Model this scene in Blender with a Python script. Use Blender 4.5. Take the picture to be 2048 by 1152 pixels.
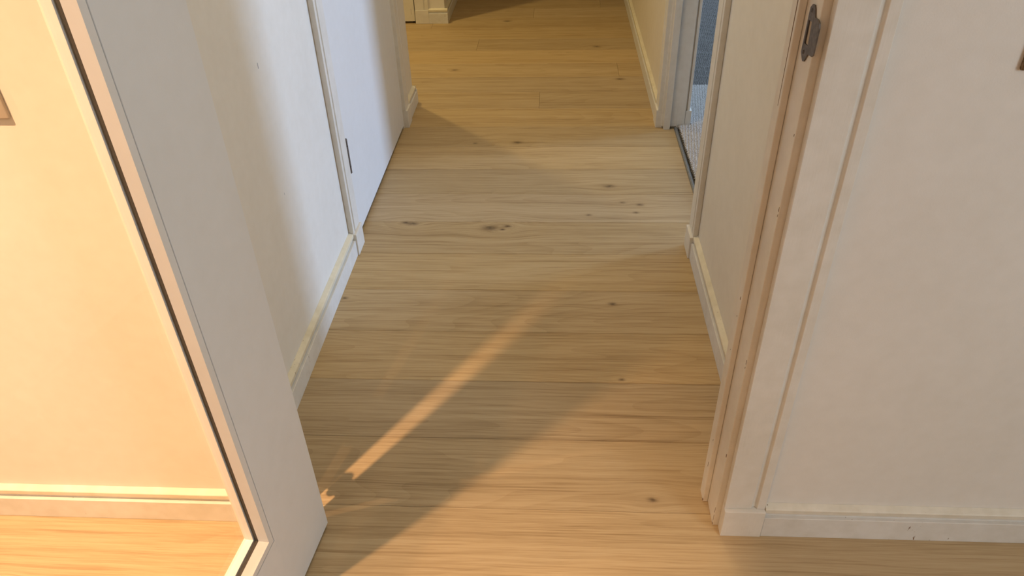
import bpy, bmesh, math, random
from mathutils import Matrix, Vector

# ------------------------------------------------------------------ clear
for o in list(bpy.data.objects):
    bpy.data.objects.remove(o, do_unlink=True)
scn = bpy.context.scene
COL = scn.collection
random.seed(7)

# ------------------------------------------------------------------ camera
FPX = 1493.24
cam_d = bpy.data.cameras.new('camera')
cam_d.sensor_fit = 'HORIZONTAL'
cam_d.sensor_width = 36.0
cam_d.lens = FPX / 2048 * 36.0
cam_d.clip_start = 0.02
cam = bpy.data.objects.new('camera', cam_d)
COL.objects.link(cam)
_r = Vector((0.99839405, 0.05079095, -0.02509169))
_u = Vector((-0.00956458, 0.58768723, 0.80903166))
_f = Vector((-0.05583755, 0.80749241, -0.58722923))
mw = Matrix((( _r.x, _u.x, -_f.x, 0), (_r.y, _u.y, -_f.y, 0), (_r.z, _u.z, -_f.z, 0), (0, 0, 0, 1)))
mw.translation = (0, 0, 1.45)
cam.matrix_world = mw
scn.camera = cam

# ------------------------------------------------------------------ world, lights, exposure
w = bpy.data.worlds.new('world'); scn.world = w; w.use_nodes = True
w.node_tree.nodes['Background'].inputs[0].default_value = (0.75, 0.85, 1.0, 1)
w.node_tree.nodes['Background'].inputs[1].default_value = 0.05
scn.view_settings.view_transform = 'Standard'
scn.view_settings.look = 'None'
scn.view_settings.exposure = 0.0
scn.view_settings.gamma = 1.0
scn.view_settings.use_curve_mapping = False

WARM = (1.0, 0.61, 0.335)


def downlight(name, x, y, power, size=82, color=WARM, z=2.6, rad=0.026, blend=1.0):
    d = bpy.data.lights.new(name, 'SPOT')
    d.energy = power; d.color = color; d.spot_size = math.radians(size); d.spot_blend = blend
    d.shadow_soft_size = rad
    o = bpy.data.objects.new(name, d); COL.objects.link(o); o.location = (x, y, z)
    return o


def area_light(name, loc, target, sx, sy, power, color):
    d = bpy.data.lights.new(name, 'AREA')
    d.shape = 'RECTANGLE'; d.size = sx; d.size_y = sy; d.energy = power; d.color = color
    o = bpy.data.objects.new(name, d); COL.objects.link(o); o.location = loc
    v = Vector(target) - Vector(loc)
    o.rotation_euler = v.to_track_quat('-Z', 'Z' if abs(v.z) < 0.9 * v.length else 'Y').to_euler()
    return o


# ceiling downlights of the room the camera stands in (a grid, about 1.55 m apart)
downlight('downlight_near_door', -1.055, 0.34, 465)
downlight('downlight_behind', -1.13, -1.21, 165, size=124)
downlight('downlight_side', -2.57, 0.39, 165, size=124)
# lamp in the side passage at the far end of the corridor
downlight('downlight_passage', -1.43, 4.35, 88, size=165, color=(1.0, 0.76, 0.34), rad=0.05)
# daylight: window of the carpeted room
area_light('daylight_carpet_room', (6.45, 4.90, 1.20), (0.0, 4.90, 1.0), 2.2, 1.0, 385, (0.43, 0.63, 1.0))
# unseen ceiling lamp, added to warm the corridor's ambient light
area_light('corridor_ambient_lamp', (-0.12, 2.75, 2.60), (-0.12, 2.75, 0.0), 0.35, 0.35, 14.5, (1.0, 0.80, 0.50))
area_light('ambient_near_room', (2.35, -0.9, 1.5), (-1.0, -0.3, 0.8), 1.4, 1.3, 54, (0.79, 0.90, 1.0))  # unseen cool light added for general ambient in the near room


# ------------------------------------------------------------------ material helpers
class NT:
    def __init__(self, name):
        self.m = bpy.data.materials.new(name); self.m.use_nodes = True
        self.t = self.m.node_tree; self.b = self.t.nodes['Principled BSDF']

    def n(self, typ, **kw):
        x = self.t.nodes.new(typ)
        for k, v in kw.items():
            setattr(x, k, v)
        return x

    def link(self, a, b):
        self.t.links.new(a, b)

    def put(self, sock, v):
        if isinstance(v, bpy.types.NodeSocket):
            self.t.links.new(v, sock)
        else:
            sock.default_value = v

    def math(self, op, a, b=0.0, c=0.0):
        x = self.n('ShaderNodeMath', operation=op)
        self.put(x.inputs[0], a); self.put(x.inputs[1], b); self.put(x.inputs[2], c)
        return x.outputs[0]

    def vmath(self, op, a, b=(0, 0, 0)):
        x = self.n('ShaderNodeVectorMath', operation=op)
        self.put(x.inputs[0], a); self.put(x.inputs[1], b)
        return x.outputs['Value'] if op in ('DOT_PRODUCT', 'LENGTH') else x.outputs[0]

    def comb(self, x, y, z=0.0):
        c = self.n('ShaderNodeCombineXYZ')
        for i, v in enumerate((x, y, z)):
            self.put(c.inputs[i], v)
        return c.outputs[0]

    def noise(self, vec, scale=1.0, detail=2.0, rough=0.5, dist=0.0):
        x = self.n('ShaderNodeTexNoise')
        self.put(x.inputs['Vector'], vec)
        x.inputs['Scale'].default_value = scale; x.inputs['Detail'].default_value = detail
        x.inputs['Roughness'].default_value = rough; x.inputs['Distortion'].default_value = dist
        return x.outputs[0]

    def mix(self, fac, a, b, blend='MIX'):
        x = self.n('ShaderNodeMix', data_type='RGBA', blend_type=blend)
        self.put(x.inputs[0], fac); self.put(x.inputs[6], a); self.put(x.inputs[7], b)
        return x.outputs[2]

    def ramp(self, fac, stops):
        x = self.n('ShaderNodeValToRGB'); self.put(x.inputs[0], fac)
        e = x.color_ramp.elements
        while len(e) < len(stops):
            e.new(0.5)
        for i, (p, c) in enumerate(stops):
            e[i].position = p
            e[i].color = c if len(c) == 4 else (*c, 1)
        return x.outputs[0]

    def rng(self, v, a, b, c, d):
        x = self.n('ShaderNodeMapRange'); x.clamp = True
        self.put(x.inputs[0], v)
        for i, k in enumerate((a, b, c, d)):
            x.inputs[i + 1].default_value = k
        return x.outputs[0]

    def bump(self, h, strength, dist):
        x = self.n('ShaderNodeBump'); self.put(x.inputs['Height'], h)
        x.inputs['Strength'].default_value = strength; x.inputs['Distance'].default_value = dist
        self.link(x.outputs[0], self.b.inputs['Normal'])

    def fin(self, col=None, rough=None, spec=None, metal=None):
        if col is not None: self.put(self.b.inputs['Base Color'], col if isinstance(col, bpy.types.NodeSocket) else (*col, 1))
        if rough is not None: self.put(self.b.inputs['Roughness'], rough)
        if spec is not None: self.put(self.b.inputs['Specular IOR Level'], spec)
        if metal is not None: self.put(self.b.inputs['Metallic'], metal)
        return self.m


def paint(name, col, rough=0.5, stain=0.05, chips=0.0, bump=0.15, bscale=350.0, brush=None):
    k = NT(name)
    pos = k.n('ShaderNodeNewGeometry').outputs['Position']
    n1 = k.noise(pos, 3.5, 4.0, 0.6)
    n2 = k.noise(pos, 28.0, 3.0, 0.6)
    f = k.math('MULTIPLY_ADD', n2, 0.4, k.math('MULTIPLY', n1, 0.6))
    dark = tuple(c * (1 - s * stain / 0.05 * 0.11) for c, s in zip(col, (0.9, 1.0, 1.25)))
    c = k.mix(k.rng(f, 0.35, 0.68, 0, 1), (*col, 1), (*dark, 1))
    if chips:
        v = k.vmath('MULTIPLY', pos, (140.0, 140.0, 38.0))
        nz = k.noise(v, 1.0, 3.0, 0.55)
        area = k.rng(k.noise(pos, 9.0, 2.0), 0.56, 0.62, 0, 1)
        msk = k.math('MULTIPLY', k.rng(nz, 1 - chips - 0.01, 1 - chips, 0, 1), area)
        c = k.mix(msk, c, (0.23, 0.14, 0.075, 1))
    vb = pos if brush is None else k.vmath('MULTIPLY', pos, brush)
    k.bump(k.noise(vb, bscale if brush is None else 1.0, 2.0), bump, 0.001)
    return k.fin(c, rough, 0.35)


def wood():
    k = NT('oak_plank')
    pos = k.n('ShaderNodeNewGeometry').outputs['Position']
    info = k.n('ShaderNodeObjectInfo')
    rnd = info.outputs['Random']
    sep = k.n('ShaderNodeSeparateXYZ'); k.link(pos, sep.inputs[0])
    x, y = sep.outputs[0], sep.outputs[1]
    knots = [(-0.683, 1.929, .006), (-0.535, 2.402, .013), (-0.565, 2.409, .008), (-0.2392, 2.3725, .017), (-0.192, 2.362, .006),
             (-0.175, 2.385, .009), (0.1878, 1.912, .008), (0.1928, 1.561, .0055), (0.2378, 1.1474, .007), (0.342, 3.897, .014),
             (0.264, 2.567, .006), (0.31, 2.49, .006), (-0.17, 3.112, .013), (0.22, 2.70, .013), (0.33, 2.55, .008), (0.13, 2.47, .006),
             (-0.32, 4.95, .015), (-0.36, 3.105, .006), (-0.56, 4.05, .010), (0.24, 4.43, .013), (-1.20, 0.885, .004), (0.0, 0.0, .01)]
    dark = 0.0; shift = 0.0
    for (kx, ky, r) in knots:
        d = k.vmath('MULTIPLY', k.vmath('SUBTRACT', pos, (kx, ky, 0)), (0.62 / r, 1.0 / r, 0))
        d2 = k.vmath('DOT_PRODUCT', d, d)
        core = k.math('POWER', 2.718, k.math('MULTIPLY', d2, -1.0))
        dark = core if dark == 0.0 else k.math('ADD', dark, core)
        wide = k.math('POWER', 2.718, k.math('MULTIPLY', d2, -0.035))
        s = k.math('MULTIPLY', wide, k.math('SUBTRACT', y, ky))
        shift = s if shift == 0.0 else k.math('ADD', shift, s)
    wob = k.math('MULTIPLY', k.math('SUBTRACT', k.noise(k.comb(k.math('MULTIPLY', x, 3.0), k.math('MULTIPLY', y, 6.0), rnd), 1.0, 2.0), 0.5), 0.012)
    gy = k.math('ADD', k.math('MULTIPLY_ADD', shift, -0.62, y), wob)
    gx = k.math('MULTIPLY_ADD', rnd, 61.0, x)
    rz = k.math('MULTIPLY', rnd, 23.0)
    # flame figure: level lines of a stretched smooth field
    field = k.noise(k.comb(k.math('MULTIPLY', gx, 0.55), k.math('MULTIPLY', gy, 5.2), rz), 1.0, 1.0, 0.4)
    t = k.math('FRACT', k.math('MULTIPLY', field, 26.0))
    line = k.math('POWER', t, 2.2)
    streak = k.noise(k.comb(k.math('MULTIPLY', gx, 1.1), k.math('MULTIPLY', gy, 75.0), rz), 1.0, 4.0, 0.62)
    fibre = k.noise(k.comb(k.math('MULTIPLY', gx, 9.0), k.math('MULTIPLY', gy, 420.0), rz), 1.0, 3.0, 0.65)
    band = k.noise(k.comb(k.math('MULTIPLY', gx, 0.7), k.math('MULTIPLY', gy, 14.0), rz), 1.0, 2.0)
    pore = k.noise(k.comb(k.math('MULTIPLY', gx, 4.0), k.math('MULTIPLY', gy, 210.0), rz), 1.0, 2.0, 0.5)
    vein = k.noise(k.comb(k.math('MULTIPLY', gx, 0.6), k.math('MULTIPLY', gy, 120.0), rz), 1.0, 2.0, 0.5)
    v = k.math('MULTIPLY_ADD', line, -0.085, 0.58)
    v = k.math('ADD', v, k.math('MULTIPLY', k.math('SUBTRACT', streak, 0.5), 0.48))
    v = k.math('ADD', v, k.math('MULTIPLY', k.math('SUBTRACT', band, 0.5), 0.36))
    v = k.math('ADD', v, k.math('MULTIPLY', k.math('SUBTRACT', fibre, 0.5), 0.60))
    v = k.math('SUBTRACT', v, k.math('MULTIPLY', k.rng(pore, 0.54, 0.68, 0, 1), 0.17))
    v = k.math('SUBTRACT', v, k.math('MULTIPLY', k.rng(vein, 0.58, 0.70, 0, 1), 0.16))
    c = k.ramp(v, [(0.10, (0.235, 0.150, 0.066)), (0.40, (0.400, 0.278, 0.138)), (0.60, (0.495, 0.362, 0.195)), (0.92, (0.580, 0.445, 0.265))])
    # per-plank tone
    hsv = k.n('ShaderNodeHueSaturation')
    k.put(hsv.inputs['Color'], c)
    r2 = k.math('FRACT', k.math('MULTIPLY', rnd, 7.31))
    k.put(hsv.inputs['Value'], k.rng(rnd, 0, 1, 0.90, 1.10))
    k.put(hsv.inputs['Saturation'], k.rng(r2, 0, 1, 0.92, 1.06))
    kn = k.math('MULTIPLY', k.math('MINIMUM', dark, 1.0), k.rng(k.noise(k.vmath('MULTIPLY', pos, (55, 150, 1)), 1.0, 2.0), 0.25, 0.55, 0.35, 1.0))
    c = k.mix(k.math('MULTIPLY', kn, 0.9), hsv.outputs[0], (0.085, 0.050, 0.026, 1))
    k.bump(k.math('MULTIPLY_ADD', fibre, 0.5, streak), 0.25, 0.0006)
    return k.fin(c, k.rng(streak, 0.2, 0.8, 0.46, 0.58), 0.30)


def metal(name, col, rough, spec=0.5, met=0.9):
    k = NT(name)
    pos = k.n('ShaderNodeNewGeometry').outputs['Position']
    c = k.mix(k.rng(k.noise(pos, 160.0, 3.0), 0.35, 0.7, 0, 1), (*col, 1), (*[q * 0.62 for q in col], 1))
    return k.fin(c, rough, spec, met)


def flat(name, col, rough=0.7):
    k = NT(name)
    pos = k.n('ShaderNodeNewGeometry').outputs['Position']
    c = k.mix(k.noise(pos, 40.0, 2.0), (*col, 1), (*[q * 0.85 for q in col], 1))
    return k.fin(c, rough, 0.3)


def glass():
    k = NT('window_glass')
    lw = k.n('ShaderNodeLayerWeight'); lw.inputs[0].default_value = 0.5
    f = k.math('MULTIPLY_ADD', k.math('POWER', lw.outputs['Facing'], 5.0), 0.9, 0.028)
    tr = k.n('ShaderNodeBsdfTransparent'); tr.inputs[0].default_value = (0.985, 0.99, 0.985, 1)
    gl = k.n('ShaderNodeBsdfGlossy'); gl.inputs['Roughness'].default_value = 0.0
    mx = k.n('ShaderNodeMixShader')
    k.link(f, mx.inputs[0]); k.link(tr.outputs[0], mx.inputs[1]); k.link(gl.outputs[0], mx.inputs[2])
    out = k.t.nodes['Material Output']
    k.link(mx.outputs[0], out.inputs['Surface'])
    return k.m


def carpet_mat(name='loop_carpet', g=1.0):
    k = NT(name)
    pos = k.n('ShaderNodeNewGeometry').outputs['Position']
    n1 = k.noise(pos, 210.0, 3.0, 0.7)
    c = k.ramp(n1, [(p, tuple(min(0.75, q * g) for q in col)) for p, col in [(0.28, (0.07, 0.064, 0.058)), (0.5, (0.17, 0.155, 0.138)), (0.72, (0.30, 0.275, 0.245))]])
    return k.fin(c, 0.95, 0.1)


M_WALL = paint('wall_paint', (0.80, 0.765, 0.70), 0.62, 0.03, 0, 0.12, 420.0)
M_WALLR = paint('warm_lit_corridor_paint', (0.80, 0.735, 0.61), 0.58, 0.03, 0, 0.12, 420.0)  # warm light on the right wall is put into this colour
M_WALLC = paint('corridor_wall_paint', (0.80, 0.765, 0.69), 0.58, 0.03, 0, 0.12, 420.0)
M_CEIL = paint('ceiling_paint', (0.82, 0.80, 0.76), 0.8, 0.02)
M_TRIM = paint('trim_paint', (0.79, 0.755, 0.68), 0.42, 0.06, 0.0, 0.25, brush=(260.0, 260.0, 30.0))
M_JAMB = paint('worn_jamb_paint', (0.79, 0.735, 0.635), 0.42, 0.06, 0.0, 0.25, brush=(260.0, 260.0, 30.0))
M_BASE = paint('baseboard_paint', (0.77, 0.75, 0.70), 0.48, 0.08, 0.30)
M_AGED = paint('yellowed_paint', (0.80, 0.735, 0.565), 0.5, 0.10, 0.30)
M_CAPW = paint('cream_cap_paint', (0.80, 0.755, 0.64), 0.5, 0.10, 0.30)
M_PLATE = flat('tan_plate', (0.42, 0.36, 0.29), 0.45)
M_DOOR = paint('door_paint', (0.78, 0.775, 0.75), 0.45, 0.02, 0, 0.10, 500.0)
M_BEAD = paint('bead_paint', (0.79, 0.765, 0.715), 0.40, 0.02, 0, 0.08, 500.0)
M_FARD = paint('cream_door_paint', (0.78, 0.735, 0.63), 0.45, 0.03)
M_WOOD = wood()
M_SUB = flat('subfloor', (0.06, 0.042, 0.026), 0.9)
M_GASK = flat('rubber_gasket', (0.10, 0.085, 0.065), 0.7)
M_IRON = metal('aged_steel', (0.20, 0.17, 0.145), 0.5)
M_BRASS = metal('antique_brass', (0.30, 0.20, 0.12), 0.38)
M_BOX = flat('strike_pocket', (0.46, 0.36, 0.24), 0.8)
M_DARK = flat('dark_gap', (0.05, 0.035, 0.025), 0.9)
M_BARE = flat('bare_wood', (0.20, 0.115, 0.06), 0.8)
M_STRIP = metal('grey_metal_strip', (0.33, 0.35, 0.38), 0.45, met=0.6)
M_GLASS = glass()
M_CARPET = carpet_mat()
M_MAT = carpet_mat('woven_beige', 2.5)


# ------------------------------------------------------------------ geometry helpers
def add_mesh(name, verts, faces, mat, parent=None, bevel=0.0, segs=2, smooth=False):
    """verts are world coordinates; they are moved into the parent's frame"""
    if parent is not None:
        mwp, q = parent.matrix_basis.copy(), parent.parent
        while q is not None:
            mwp = q.matrix_basis @ mwp; q = q.parent
        inv = mwp.inverted()
        verts = [inv @ Vector(v) for v in verts]
    me = bpy.data.meshes.new(name)
    me.from_pydata([tuple(v) for v in verts], [], faces)
    bm = bmesh.new(); bm.from_mesh(me)
    bmesh.ops.recalc_face_normals(bm, faces=bm.faces)
    if bevel:
        ed = [e for e in bm.edges if len(e.link_faces) == 2 and e.calc_face_angle(0) > 0.6]
        bmesh.ops.bevel(bm, geom=ed, offset=bevel, segments=segs, affect='EDGES', profile=0.5, clamp_overlap=True)
    bm.to_mesh(me); bm.free()
    if smooth:
        for p in me.polygons:
            p.use_smooth = True
    me.materials.append(mat)
    o = bpy.data.objects.new(name, me); COL.objects.link(o)
    if parent is not None:
        o.parent = parent
    return o


def prism_vf(poly, lo, hi, axis):
    n = len(poly)
    def p(a, b, c):
        return {'z': (a, b, c), 'x': (c, a, b), 'y': (a, c, b)}[axis]
    vs = [p(a, b, lo) for a, b in poly] + [p(a, b, hi) for a, b in poly]
    fs = [tuple(range(n))[::-1], tuple(range(n, 2 * n))]
    fs += [(i, (i + 1) % n, n + (i + 1) % n, n + i) for i in range(n)]
    return vs, fs


def prism(name, poly, lo, hi, axis, mat, parent=None, bevel=0.0, **kw):
    vs, fs = prism_vf(poly, lo, hi, axis)
    return add_mesh(name, vs, fs, mat, parent, bevel, **kw)


def boxes(name, bl, mat, parent=None, bevel=0.0):
    vs, fs = [], []
    for (x0, x1, y0, y1, z0, z1) in bl:
        v, f = prism_vf([(x0, y0), (x1, y0), (x1, y1), (x0, y1)], z0, z1, 'z')
        k = len(vs); vs += v; fs += [tuple(i + k for i in q) for q in f]
    return add_mesh(name, vs, fs, mat, parent, bevel)


def box(name, x0, x1, y0, y1, z0, z1, mat, parent=None, bevel=0.0):
    return boxes(name, [(x0, x1, y0, y1, z0, z1)], mat, parent, bevel)


def cyl(name, c, r, z0, z1, mat, parent=None, n=16):
    poly = [(c[0] + r * math.cos(2 * math.pi * i / n), c[1] + r * math.sin(2 * math.pi * i / n)) for i in range(n)]
    return prism(name, poly, z0, z1, 'z', mat, parent, 0.0008)


def empty(name, loc=(0, 0, 0), rz=0.0):
    o = bpy.data.objects.new(name, None); COL.objects.link(o)
    o.matrix_world = Matrix.Translation(loc) @ Matrix.Rotation(rz, 4, 'Z')
    o.empty_display_size = 0.05
    return o


def tag(o, label, cat, kind=None, group=None):
    o['label'] = label; o['category'] = cat
    if kind: o['kind'] = kind
    if group: o['group'] = group
    return o


CEIL = 2.62
HEAD = 2.06

# ------------------------------------------------------------------ structure: floor of single planks
floor = box('floor', -3.3, 0.56, -3.0, 7.4, -0.06, -0.0142, M_SUB)
tag(floor, 'pale oak plank floor running across the corridor and the near room', 'floor', 'structure')
PITCH, Y0 = 0.2173, 1.112


def plank(x0, x1, y0, y1):
    g, b = 0.0003, 0.0011
    x0 += g; x1 -= g; y0 += g; y1 -= g
    cx, cy = (x0 + x1) / 2, (y0 + y1) / 2
    def ring(i, z):
        return [(x0 + i, y0 + i, z), (x1 - i, y0 + i, z), (x1 - i, y1 - i, z), (x0 + i, y1 - i, z)]
    vs = ring(0, -0.014) + ring(0, -b) + ring(b, 0.0)
    vs = [(a - cx, c - cy, z) for a, c, z in vs]
    fs = [(8, 9, 10, 11), (3, 2, 1, 0)]
    for k in (0, 4):
        fs += [(k + i, k + (i + 1) % 4, k + 4 + (i + 1) % 4, k + 4 + i) for i in range(4)]
    me = bpy.data.meshes.new('plank'); me.from_pydata(vs, [], fs); me.materials.append(M_WOOD)
    o = bpy.data.objects.new('plank', me); COL.objects.link(o)
    o.location = (cx, cy, 0); o.parent = floor
    return o


JOINTS = {11: [-0.081], 13: [0.34], 15: [-0.47], 17: [-0.80]}
for n in range(-10, 28):
    ya, yb = Y0 + PITCH * n, Y0 + PITCH * (n + 1)
    if n < 0:
        js = [-0.56 - 0.0 * n, 1.45 + 0.1 * (n % 3)] if n in (-1, -2) else [-1.75 + 0.45 * (n % 3), 0.60 + 0.3 * (n % 2)]
        lo, hi = -3.3, 2.4
    elif n < 11:
        js = []; lo, hi = -0.86, 0.548
    elif n < 18:
        js = list(JOINTS.get(n, [])); lo, hi = -2.6, 0.548
        if not js: js = [-1.25 + 0.1 * (n % 4)]
    else:
        js = [[-0.15, 0.3, -0.45][n % 3]]; lo, hi = -0.86, 0.548
    xs = [lo] + sorted(js) + [hi]
    for a, b in zip(xs[:-1], xs[1:]):
        plank(a, b, ya, yb)
box('subfloor_near', 0.56, 2.4, -3.0, 1.115, -0.06, -0.0142, M_SUB, floor)

# ------------------------------------------------------------------ structure: walls and ceiling
WT = 1.20   # back of the doorway wall
wd = boxes('wall_doorway', [(0.392, 2.4, 1.075, WT, 0, CEIL), (-3.3, -0.619, 1.075, WT, 0, CEIL), (-0.619, 0.392, 1.075, WT, HEAD, CEIL)], M_WALL)
tag(wd, 'cream painted wall beside the open doorway, seen on the right and through the glass', 'wall', 'structure')
wl = boxes('wall_left', [(-0.84, -0.715, WT, 2.262, 0, CEIL), (-0.84, -0.715, 3.284, 3.575, 0, CEIL), (-0.84, -0.715, 2.262, 3.284, HEAD, CEIL),
                         (-3.2, -0.84, 3.45, 3.575, 0, CEIL), (-0.90, -0.84, 2.2, 3.35, 0, CEIL)], M_WALLC)
tag(wl, 'white corridor wall on the left, bluish in the daylight', 'wall', 'structure')
wr = boxes('wall_right', [(0.487, 0.600, WT, 2.262, 0, CEIL), (0.487, 0.600, 3.272, 7.4, 0, CEIL), (0.487, 0.600, 2.262, 3.272, HEAD, CEIL)], M_WALLR)
tag(wr, 'corridor wall on the right with warm light painted into its colour, broken by the carpeted doorway', 'wall', 'structure')
wf = boxes('wall_far', [(-0.907, -0.721, 4.930, 5.05, 0, CEIL), (-0.86, -0.721, 5.05, 7.4, 0, CEIL), (-3.2, -0.907, 4.965, 5.05, 0, CEIL),
                        (-0.86, 0.6, 7.4, 7.5, 0, CEIL), (-3.3, -3.2, 3.45, 5.05, 0, CEIL)], M_WALLC)
tag(wf, 'cream wall past the side passage at the far end', 'wall', 'structure')
ws = boxes('wall_rear', [(-3.3, 2.4, -3.1, -3.0, 0, CEIL), (-3.4, -3.3, -3.1, 1.2, 0, CEIL), (2.4, 2.5, -3.1, 1.2, 0, CEIL)], M_WALL)
tag(ws, 'cream walls behind and beside the photographer', 'wall', 'structure')
wc = boxes('wall_carpet_room', [(0.6, 6.6, 7.2, 7.3, 0, CEIL), (6.5, 6.6, 1.2, 7.3, 0, CEIL), (0.6, 6.6, 1.1, 1.2, 0, CEIL)], M_WALLC)
tag(wc, 'pale walls of the carpeted room', 'wall', 'structure')
cl = boxes('ceiling', [(-3.4, 2.5, -3.1, WT, CEIL, CEIL + 0.1), (-3.4, 6.6, WT, 7.5, CEIL, CEIL + 0.1)], M_CEIL)
tag(cl, 'flat white ceiling', 'ceiling', 'structure')

# ------------------------------------------------------------------ trim profiles
BOARD = [(0, 0), (.02, 0), (.02, .0637), (.0100, .0637), (.0100, .0745), (0, .0745)]
CAP = [(0, .0745), (.016, .0752), (.016, .0866), (.0142, .0880), (0, .0935)]


def wmap(face, w0):
    """profile (d out of the wall) -> plan coordinate across the wall"""
    return {'-y': lambda d: w0 - d, '+x': lambda d: w0 + d, '-x': lambda d: w0 - d, '+y': lambda d: w0 + d}[face]


def baseboard(name, label, runs, capm=M_AGED):
    root = empty(name, (runs[0][2], runs[0][1], 0) if 'y' in runs[0][0] else (runs[0][1], runs[0][2], 0))
    tag(root, label, 'baseboard', 'structure')
    for face, w0, a, b in runs:
        f = wmap(face, w0)
        ax = 'x' if 'y' in face else 'y'
        prism('skirting_board', [(f(d), z) for d, z in BOARD], a, b, ax, M_BASE, root, 0.0012)
        prism('cap_moulding', [(f(d), z) for d, z in CAP], a, b, ax, capm, root, 0.0010)
    return root


def casing(name, label, face, w0, inner, sgn, dep=0.0115, pd=0.022, ztop=HEAD + 0.08, back=0.0055, mat=M_TRIM, head_to=None):
    """architrave with a plinth block; 'inner' = plan coordinate of its door-side edge, sgn = direction away from the door"""
    f = wmap(face, w0)
    root = empty(name, (inner, w0, 0) if 'y' in face else (w0, inner, 0))
    tag(root, label, 'door trim', 'structure')
    prof = [(0, -back), (0, dep), (.0580, dep), (.0605, dep - .0055), (.0665, dep - .0060), (.0700, dep), (.0875, dep), (.0875, 0.0005), (.006, 0.0005), (.006, -back)]
    def pt(s, d):
        return (inner + sgn * s, f(d)) if 'y' in face else (f(d), inner + sgn * s)
    prism('architrave', [pt(s, d) for s, d in prof], 0.0845, ztop, 'z', mat, root, 0.0010)
    prism('plinth_block', [pt(s, d) for s, d in [(-.0005, -back), (-.0005, pd), (.0880, pd), (.0880, 0.0005), (.0060, .0005), (.0060, -back)]], 0, 0.084, 'z', mat, root, 0.0013)
    return root


# ------------------------------------------------------------------ near doorway: right jamb
t1 = casing('trim_1', 'white moulded door casing with plinth block and worn jamb right of the doorway', '-y', 1.075, 0.379, 1)
box('jamb', 0.3665, 0.392, 1.0815, WT, 0.0, HEAD, M_JAMB, t1, 0.0013)
# stop with a bevelled nose and the paint crack behind its front strip
box('door_stop', 0.3545, 0.3662, 1.147, 1.1815, 0.0, HEAD, M_JAMB, t1, 0.0016)
crack = add_mesh('paint_crack', [(0.3541, 1.1540, 1.30), (0.3541, 1.1576, 1.30), (0.3541, 1.1574, 1.14), (0.3541, 1.1544, 1.14), (0.3541, 1.1551, 0.975), (0.3541, 1.1558, 0.975),
                                 (0.3548, 1.1540, 1.30), (0.3548, 1.1576, 1.30), (0.3548, 1.1574, 1.14), (0.3548, 1.1544, 1.14), (0.3548, 1.1551, 0.975), (0.3548, 1.1558, 0.975)],
                 [(0, 1, 2, 3), (3, 2, 5, 4), (6, 7, 8, 9), (9, 8, 11, 10), (0, 1, 7, 6), (1, 2, 8, 7), (2, 5, 11, 8), (5, 4, 10, 11), (4, 3, 9, 10), (3, 0, 6, 9)], M_BARE, t1)


def chip(parent, x, y, z, h, wd_, mat=M_BARE):
    pts = []
    for i in range(8):
        a = 2 * math.pi * i / 8
        r = random.uniform(0.6, 1.1)
        pts.append((y + wd_ / 2 * r * math.cos(a), z + h / 2 * r * math.sin(a)))
    prism('paint_chip', pts, x - 0.0005, x + 0.0004, 'x', mat, parent)


for (x, y, z, h, w_) in [(.3545, 1.156, .590, .010, .0035), (.3545, 1.157, .547, .004, .0015), (.3545, 1.157, .4615, .003, .0012), (.3665, 1.0842, .493, .014, .002),
                         (.3665, 1.0850, .478, .007, .0016), (.3665, 1.0850, .2295, .012, .0042), (.3665, 1.0835, .825, .010, .002), (.3665, 1.0838, .814, .005, .0015),
                         (.3665, 1.086, .955, .005, .0015), (.3665, 1.0836, .05, .022, .0016), (.3665, 1.0834, .025, .03, .0016), (.3545, 1.1495, .006, .008, .006),
                         (.3665, 1.0840, .004, .008, .006), (.3545, 1.158, .12, .018, .0013), (.3545, 1.156, .20, .006, .0013)]:
    chip(t1, x, y, z, h, w_)

# strike plate with its pocket and screws
sp_pts = [(1.1176, 1.1423), (1.1080, 1.1432), (1.1030, 1.1390), (1.0967, 1.1292), (1.0840, 1.1305), (1.0744, 1.1278), (1.0716, 1.1214), (1.0733, 1.0827), (1.0786, 1.0794), (1.0962, 1.0772),
          (1.1020, 1.0690), (1.107, 1.0631), (1.1140, 1.0610), (1.1197, 1.0642), (1.128, 1.0705), (1.1270, 1.1000), (1.1261, 1.1285), (1.1250, 1.1360)]
hole = [(1.1222, 1.1193), (1.1064, 1.1203), (1.1035, 1.0870), (1.1212, 1.0859)]


def plate_mesh(name, outer, hole, x0, x1, mat, parent):
    bm = bmesh.new()
    def bend(y):   # the lip curls back over the jamb edge
        return 0.0 if y > 1.083 else (1.083 - y) * 0.02
    top = []
    lo = [bm.verts.new((x0 + bend(a), a, b)) for a, b in outer]
    li = [bm.verts.new((x0, a, b)) for a, b in hole]
    es = [bm.edges.new((lo[i], lo[(i + 1) % len(lo)])) for i in range(len(lo))]
    es += [bm.edges.new((li[i], li[(i + 1) % len(li)])) for i in range(len(li))]
    bmesh.ops.triangle_fill(bm, edges=es, use_beauty=True, use_dissolve=False)
    r = bmesh.ops.extrude_face_region(bm, geom=list(bm.faces))
    for v in r['geom']:
        if isinstance(v, bmesh.types.BMVert):
            v.co.x += x1 - x0
    bmesh.ops.recalc_face_normals(bm, faces=bm.faces)
    vs = [tuple(v.co) for v in bm.verts]
    bm.verts.index_update()
    fs = [tuple(v.index for v in f.verts) for f in bm.faces]
    bm.free()
    return add_mesh(name, vs, fs, mat, parent)


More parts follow.
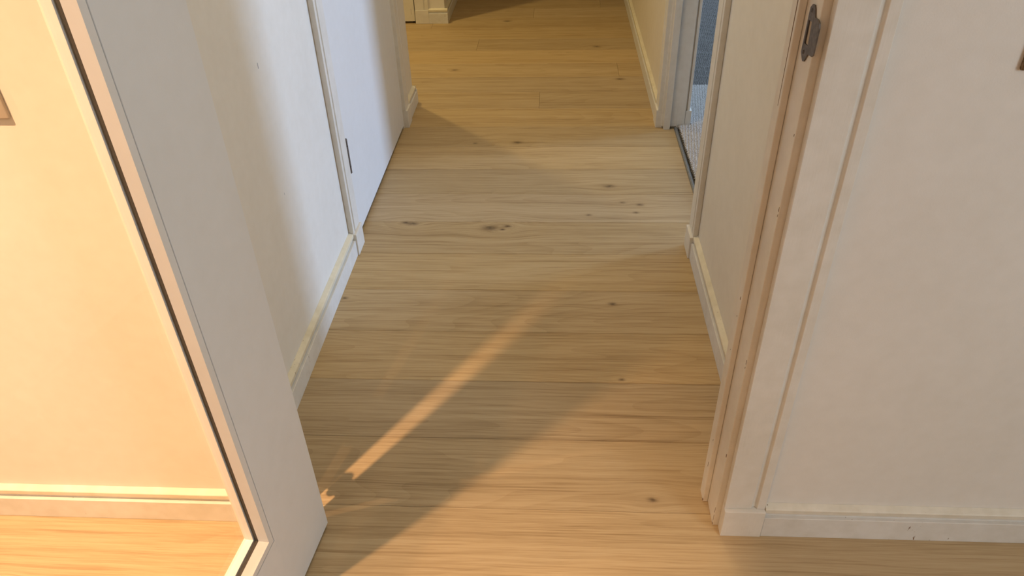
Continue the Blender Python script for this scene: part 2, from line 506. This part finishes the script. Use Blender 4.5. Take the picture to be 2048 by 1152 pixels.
sp = plate_mesh('strike_plate', sp_pts, hole, 0.3645, 0.3664, M_IRON, t1)
sp['label'] = 'dark steel strike plate with rounded ears and a latch opening'
hp = [(a, b) for a, b in hole]
cy_, cz_ = sum(a for a, _ in hp) / 4, sum(b for _, b in hp) / 4
prism('latch_pocket', [(cy_ + (a - cy_) * .98, cz_ + (b - cz_) * .98) for a, b in hp], 0.3658, 0.3667, 'x', M_BOX, sp)
prism('latch_slot', [(1.1221, 1.1185), (1.1180, 1.1188), (1.1172, 1.0866), (1.1211, 1.0863)], 0.3650, 0.3660, 'x', M_DARK, sp)
for (sy, sz) in [(1.1145, 1.1345), (1.1160, 1.0745)]:
    prism('screw', [(sy + .0034 * math.cos(i * math.pi / 5), sz + .0034 * math.sin(i * math.pi / 5)) for i in range(10)], 0.3636, 0.3650, 'x', M_IRON, sp, 0.0006)
    box('screw_slot', 0.3634, 0.3640, sy - .0006, sy + .0006, sz - .0027, sz + .0027, M_DARK, sp)

# left side of the doorway (behind the open leaf) and its head
t2 = casing('trim_2', 'white moulded door casing behind the glazed door leaf', '-y', 1.075, -0.6055, -1)
box('jamb', -0.619, -0.593, 1.0815, WT, 0.0, HEAD, M_JAMB, t2, 0.0013)
box('door_stop', -0.5927, -0.581, 1.147, 1.1815, 0.0, HEAD, M_JAMB, t2, 0.0016)
box('head_jamb', -0.619, 0.392, 1.0815, WT, HEAD - 0.02, HEAD, M_JAMB, t2)
box('head_casing', -0.68, 0.465, 1.0635, 1.0745, HEAD + 0.082, HEAD + 0.16, M_TRIM, t2, 0.001)

b1 = baseboard('baseboard_doorway', 'white baseboard with yellowed cap along the doorway wall', [('-y', 1.075, 0.4675, 2.39), ('-y', 1.075, -3.29, -0.6945)], M_CAPW)

# ------------------------------------------------------------------ glazed door leaf, opened toward the camera
TH = math.radians(6.404)
HX, HY = -0.5161, 1.0539
leaf = empty('door_1', (HX, HY, 0), -TH)
tag(leaf, 'white glazed door standing open on the left with one large pane', 'door', 'structure')
LM = leaf.matrix_world.copy()
LW, LT, LTOP = 0.94, 0.055, 2.035
ZB = 0.008
SW, RZ = 0.194, 0.211   # stile width, top of the bottom rail
TR = 1.86               # underside of the top rail


def L(n, u, z):
    return LM @ Vector((n, -u, z))


def lbox(name, n0, n1, u0, u1, z0, z1, mat, bevel=0.0, parent=None):
    v = [L(n, u, z) for z in (z0, z1) for (n, u) in ((n0, u0), (n1, u0), (n1, u1), (n0, u1))]
    f = [(3, 2, 1, 0), (4, 5, 6, 7), (0, 1, 5, 4), (1, 2, 6, 5), (2, 3, 7, 6), (3, 0, 4, 7)]
    return add_mesh(name, v, f, mat, parent or leaf, bevel)


lbox('hinge_stile', -LT, 0, 0, SW, ZB, LTOP, M_DOOR, 0.0012)
lbox('lock_stile', -LT, 0, LW - SW, LW, ZB, LTOP, M_DOOR, 0.0012)
lbox('bottom_rail', -LT, 0, SW - 0.0002, LW - SW + 0.0002, ZB, RZ, M_DOOR)
lbox('top_rail', -LT, 0, SW - 0.0002, LW - SW + 0.0002, TR, LTOP, M_DOOR)


def frame_parts(name, prof, mat, bevel=0.0):
    """mitred frame round the glass: prof = (w inward from the opening, n depth)"""
    cor = [(SW, RZ, 1, 1), (LW - SW, RZ, -1, 1), (LW - SW, TR, -1, -1), (SW, TR, 1, -1)]
    np_ = len(prof)
    for i in range(4):
        vs = []
        for (u, z, su, sz) in (cor[i], cor[(i + 1) % 4]):
            vs += [L(n, u + su * w_, z + sz * w_) for w_, n in prof]
        fs = [tuple(range(np_)), tuple(range(np_, 2 * np_))]
        fs += [(k, (k + 1) % np_, np_ + (k + 1) % np_, np_ + k) for k in range(np_)]
        add_mesh(name, vs, fs, mat, leaf, bevel)


frame_parts('glazing_bead', [(0, -.014), (.0030, -.014), (.0030, 0), (.0170, 0), (.0170, -.0215), (0, -.0215)], M_BEAD)
frame_parts('glazing_bead', [(0, -.051), (.0016, -.051), (.0016, -.055), (.0115, -.055), (.0170, -.0470), (.0170, -.0322), (0, -.0322)], M_BEAD)
frame_parts('glazing_gasket', [(.004, -.0217), (.0163, -.0217), (.0163, -.0270), (.004, -.0270)], M_GASK)
gp = lbox('glass_pane', -.0320, -.0272, SW + .006, LW - SW - .006, RZ + .006, TR - .006, M_GLASS)
gp['label'] = 'clear glass pane'
for (z0, z1) in ((0.24, 0.385), (1.72, 1.865)):
    kn = None
    hc = (-0.5825, 1.0705)
    h = cyl('hinge', hc, 0.0100, z0, z1, M_IRON, leaf)
    prism('hinge_flap', [(-0.5940, 1.0800), (-0.5915, 1.0822), (-0.5800, 1.0722), (-0.5820, 1.0700)], z0 + .004, z1 - .004, 'z', M_IRON, h)
    prism('hinge_flap', [(-0.5830, 1.0690), (-0.5810, 1.0712), (-0.5700, 1.0618), (-0.5718, 1.0598)], z0 + .004, z1 - .004, 'z', M_IRON, h)
    for k in range(1, 5):
        zz = z0 + (z1 - z0) * k / 5
        cyl('knuckle_joint', hc, 0.0103, zz - 0.0006, zz + 0.0006, M_DARK, h)
    lbox('hinge_plate', -0.056, -0.018, -0.0022, 0.0004, z0 + .002, z1 - .002, M_IRON, 0.0, h)
# lever handle of the leaf
hd = lbox('handle_rose', 0.0, 0.008, LW - 0.075, LW - 0.025, 0.995, 1.185, M_IRON, 0.003)
lbox('handle_neck', 0.008, 0.045, LW - 0.058, LW - 0.042, 1.10, 1.116, M_IRON, 0.003, hd)
lbox('handle_lever', 0.036, 0.050, LW - 0.175, LW - 0.042, 1.099, 1.117, M_IRON, 0.004, hd)

# ------------------------------------------------------------------ corridor left: closed white door with its casings
t3 = casing('trim_3', 'white casing with plinth block on the near side of the closed corridor door', '+x', -0.715, 2.271, -1, dep=0.017, pd=0.0255)
box('jamb', -0.84, -0.7135, 2.262, 2.2845, 0, HEAD, M_TRIM, t3)
t4 = casing('trim_4', 'white casing with plinth block on the far side of the closed corridor door', '+x', -0.715, 3.2765, 1, dep=0.017, pd=0.0255)
box('jamb', -0.84, -0.7135, 3.2640, 3.284, 0, HEAD, M_TRIM, t4)
d2 = empty('door_2', (-0.73, 2.775, 0))
tag(d2, 'flush white closed door in the left corridor wall', 'door', 'structure')
box('door_leaf', -0.752, -0.712, 2.2870, 3.2615, 0.018, 2.035, M_DOOR, d2, 0.0012)
h2 = cyl('hinge', (-0.7045, 2.2858), 0.0072, 0.272, 0.398, M_IRON, d2)
for k in (1, 4):
    zz = 0.272 + 0.126 * k / 5
    cyl('knuckle_joint', (-0.7045, 2.2858), 0.0076, zz - 0.0012, zz + 0.0012, M_DARK, h2)
cyl('hinge', (-0.7045, 2.2858), 0.0072, 1.68, 1.806, M_IRON, d2)
b2 = baseboard('baseboard_left', 'white baseboard with yellowed cap along the left corridor wall', [('+x', -0.715, WT, 2.1832), ('+x', -0.715, 3.3642, 3.5740)])
prism('skirting_board', [(3.575 + d, z) for d, z in BOARD], -3.2, -0.695, 'x', M_BASE, b2, 0.0012)
prism('cap_moulding', [(3.575 + d, z) for d, z in CAP], -3.2, -0.699, 'x', M_AGED, b2, 0.0010)

# marks on the left wall
mk = add_mesh('wall_scuff', [(-0.7149, 1.7285, .838), (-0.7149, 1.733, .836), (-0.7149, 1.734, .850), (-0.7149, 1.7305, .852), (-0.7152, 1.731, .844)],
              [(0, 1, 2, 3), (0, 1, 4), (1, 2, 4), (2, 3, 4), (3, 0, 4)], flat('scuff_grey', (0.33, 0.33, 0.34)), wl)
add_mesh('wall_scuff', [(-0.7149, 1.7120, .503), (-0.7149, 1.7145, .501), (-0.7149, 1.715, .508), (-0.7149, 1.7128, .509), (-0.7152, 1.7135, .505)],
         [(0, 1, 2, 3), (0, 1, 4), (1, 2, 4), (2, 3, 4), (3, 0, 4)], bpy.data.materials['scuff_grey'], wl)

# ------------------------------------------------------------------ corridor right: doorway to the carpeted room
t5 = casing('trim_5', 'cream casing with plinth block on the near side of the carpeted doorway', '-x', 0.487, 2.2655, -1, dep=0.017, pd=0.0265)
box('jamb', 0.4885, 0.599, 2.2655 - .008, 2.2780, 0, HEAD, M_TRIM, t5, 0.001)
t6 = casing('trim_6', 'white casing, stop and jamb on the far side of the carpeted doorway', '-x', 0.487, 3.2715, 1, dep=0.017, pd=0.0245)
box('jamb', 0.4885, 0.5925, 3.2610, 3.2790, 0.011, HEAD, M_TRIM, t6, 0.001)
box('jamb_foot', 0.5560, 0.5920, 3.2605, 3.2790, 0.0, 0.4, M_TRIM, t6, 0.0006)
box('door_stop', 0.4975, 0.5265, 3.2475, 3.2612, 0.0, HEAD, M_JAMB, t6, 0.001)
box('room_casing', 0.6002, 0.6110, 3.2640, 3.3500, 0.085, HEAD, M_TRIM, t6, 0.001)
box('room_plinth', 0.5935, 0.6205, 3.2627, 3.3530, 0.0, 0.0845, M_TRIM, t6, 0.001)
b3 = baseboard('baseboard_right', 'cream baseboard with yellowed cap along the right corridor wall', [('-x', 0.487, WT, 2.1775), ('-x', 0.487, 3.3600, 7.4)])

thr = add_mesh('threshold_strip', *(lambda pr: prism_vf(pr, 2.2785, 3.2600, 'y'))([(0.5465, -0.004), (0.5490, 0.0045), (0.5535, 0.0068), (0.5590, 0.0068), (0.5632, 0.0045), (0.5650, -0.004)]), M_STRIP)
tag(thr, 'narrow grey metal threshold strip between the oak floor and the carpet', 'threshold')

# carpet: looped pile as a height field where it shows, plain beyond
cs = 0.0058
nx, ny = int(0.86 / cs), int(3.9 / cs)
vs, fs = [], []
for j in range(ny):
    for i in range(nx):
        x = 0.566 + i * cs; y = 2.27 + j * cs
        a = math.sin((x * 0.86 + y * 0.5) / 0.0072 * math.pi) * math.sin((y * 0.86 - x * 0.5) / 0.0105 * math.pi)
        z = 0.0062 + 0.0030 * a + random.uniform(-0.0012, 0.0012)
        if i == 0:
            z -= 0.004
            x += 0.0030 * (1 if (j // 2) % 2 else -0.4)
        vs.append((x, y, z))
for j in range(ny - 1):
    for i in range(nx - 1):
        k = j * nx + i
        fs.append((k, k + 1, k + nx + 1, k + nx))
k = len(vs)
xe, ye = 0.566 + (nx - 1) * cs, 2.27 + (ny - 1) * cs
vs += [(xe, 1.2, .0062), (6.5, 1.2, .0062), (6.5, 7.2, .0062), (xe, 7.2, .0062), (0.6, ye, .006), (xe, ye, .006), (xe, 7.2, .006), (0.6, 7.2, .006), (0.6, 1.2, .006), (xe, 1.2, .006), (xe, 2.27, .006), (0.6, 2.27, .006)]
fs += [(k, k + 1, k + 2, k + 3), (k + 4, k + 5, k + 6, k + 7), (k + 8, k + 9, k + 10, k + 11)]
k = len(vs)
vs += [(0.566, 1.2, -0.02), (6.5, 1.2, -0.02), (6.5, 7.2, -0.02), (0.566, 7.2, -0.02)]
fs += [(k, k + 3, k + 2, k + 1)]
me = bpy.data.meshes.new('carpet'); me.from_pydata(vs, [], fs); me.materials.append(M_CARPET)
# a flat woven mat lies on the carpet just inside the doorway
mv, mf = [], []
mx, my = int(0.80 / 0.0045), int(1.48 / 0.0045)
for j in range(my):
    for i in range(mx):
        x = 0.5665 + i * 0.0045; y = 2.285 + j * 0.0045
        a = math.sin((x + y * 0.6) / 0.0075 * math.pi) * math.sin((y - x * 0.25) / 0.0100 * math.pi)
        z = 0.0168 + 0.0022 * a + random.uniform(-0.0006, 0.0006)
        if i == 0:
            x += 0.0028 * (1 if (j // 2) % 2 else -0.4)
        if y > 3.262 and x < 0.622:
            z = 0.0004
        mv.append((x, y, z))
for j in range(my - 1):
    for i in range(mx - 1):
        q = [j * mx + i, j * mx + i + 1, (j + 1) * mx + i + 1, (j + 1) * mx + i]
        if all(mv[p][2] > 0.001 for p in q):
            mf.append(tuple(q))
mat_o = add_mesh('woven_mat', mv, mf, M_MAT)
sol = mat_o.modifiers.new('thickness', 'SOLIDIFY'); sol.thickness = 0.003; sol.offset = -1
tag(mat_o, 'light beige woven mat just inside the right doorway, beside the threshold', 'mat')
carpet = bpy.data.objects.new('carpet', me); COL.objects.link(carpet)
tag(carpet, 'grey beige looped carpet in the room beyond the right doorway', 'carpet', 'stuff')

# ------------------------------------------------------------------ far end: side passage wall with a door
t7 = casing('trim_7', 'cream casing with plinth block beside the far passage door', '-y', 4.930, -0.9127, 1, dep=0.0130, pd=0.0200)
box('jamb', -0.935, -0.907, 4.9440, 4.990, 0, HEAD, M_DARK, t7)
d3 = empty('door_3', (-1.36, 4.95, 0))
tag(d3, 'cream closed door at the far end of the side passage', 'door', 'structure')
box('door_leaf', -1.80, -0.9190, 4.9235, 4.9640, 0.014, 2.03, M_FARD, d3, 0.0012)
box('panel_mark', -0.9395, -0.9385, 4.9230, 4.9237, 0.055, 0.092, M_BARE, d3)
b4 = baseboard('baseboard_far', 'cream baseboard wrapping the corner past the side passage', [('-y', 4.930, -0.8245, -0.701), ('+x', -0.721, 4.9320, 7.4), ])
box('passage_skirting', -3.2, -1.90, 4.945, 4.965, 0, 0.0935, M_BASE, b4)

# ------------------------------------------------------------------ wall plates
def wall_plate(name, label, x0, x1, z0, z1, mat):
    r = empty(name, ((x0 + x1) / 2, 1.075, (z0 + z1) / 2))
    tag(r, label, 'switch plate')
    box('plate', x0, x1, 1.0680, 1.0751, z0, z1, mat, r, 0.0025)
    cx, cz = (x0 + x1) / 2, (z0 + z1) / 2
    box('rocker', cx - .017, cx + .017, 1.0650, 1.0682, cz - .032, cz + .032, mat, r, 0.0015)
    for s in (-1, 1):
        prism('screw', [(cx + .0035 * math.cos(i * math.pi / 5), cz + s * .045 + .0035 * math.sin(i * math.pi / 5)) for i in range(10)], 1.0668, 1.0682, 'y', M_IRON, r)
    return r


wall_plate('switch_plate', 'antique brass switch plate at the right edge of the photo', 0.6556, 0.7356, 1.0605, 1.1805, M_BRASS)
wall_plate('switch_plate', 'tan switch plate seen through the door glass at the left edge', -0.9405, -0.8605, 0.9925, 1.1125, M_PLATE)
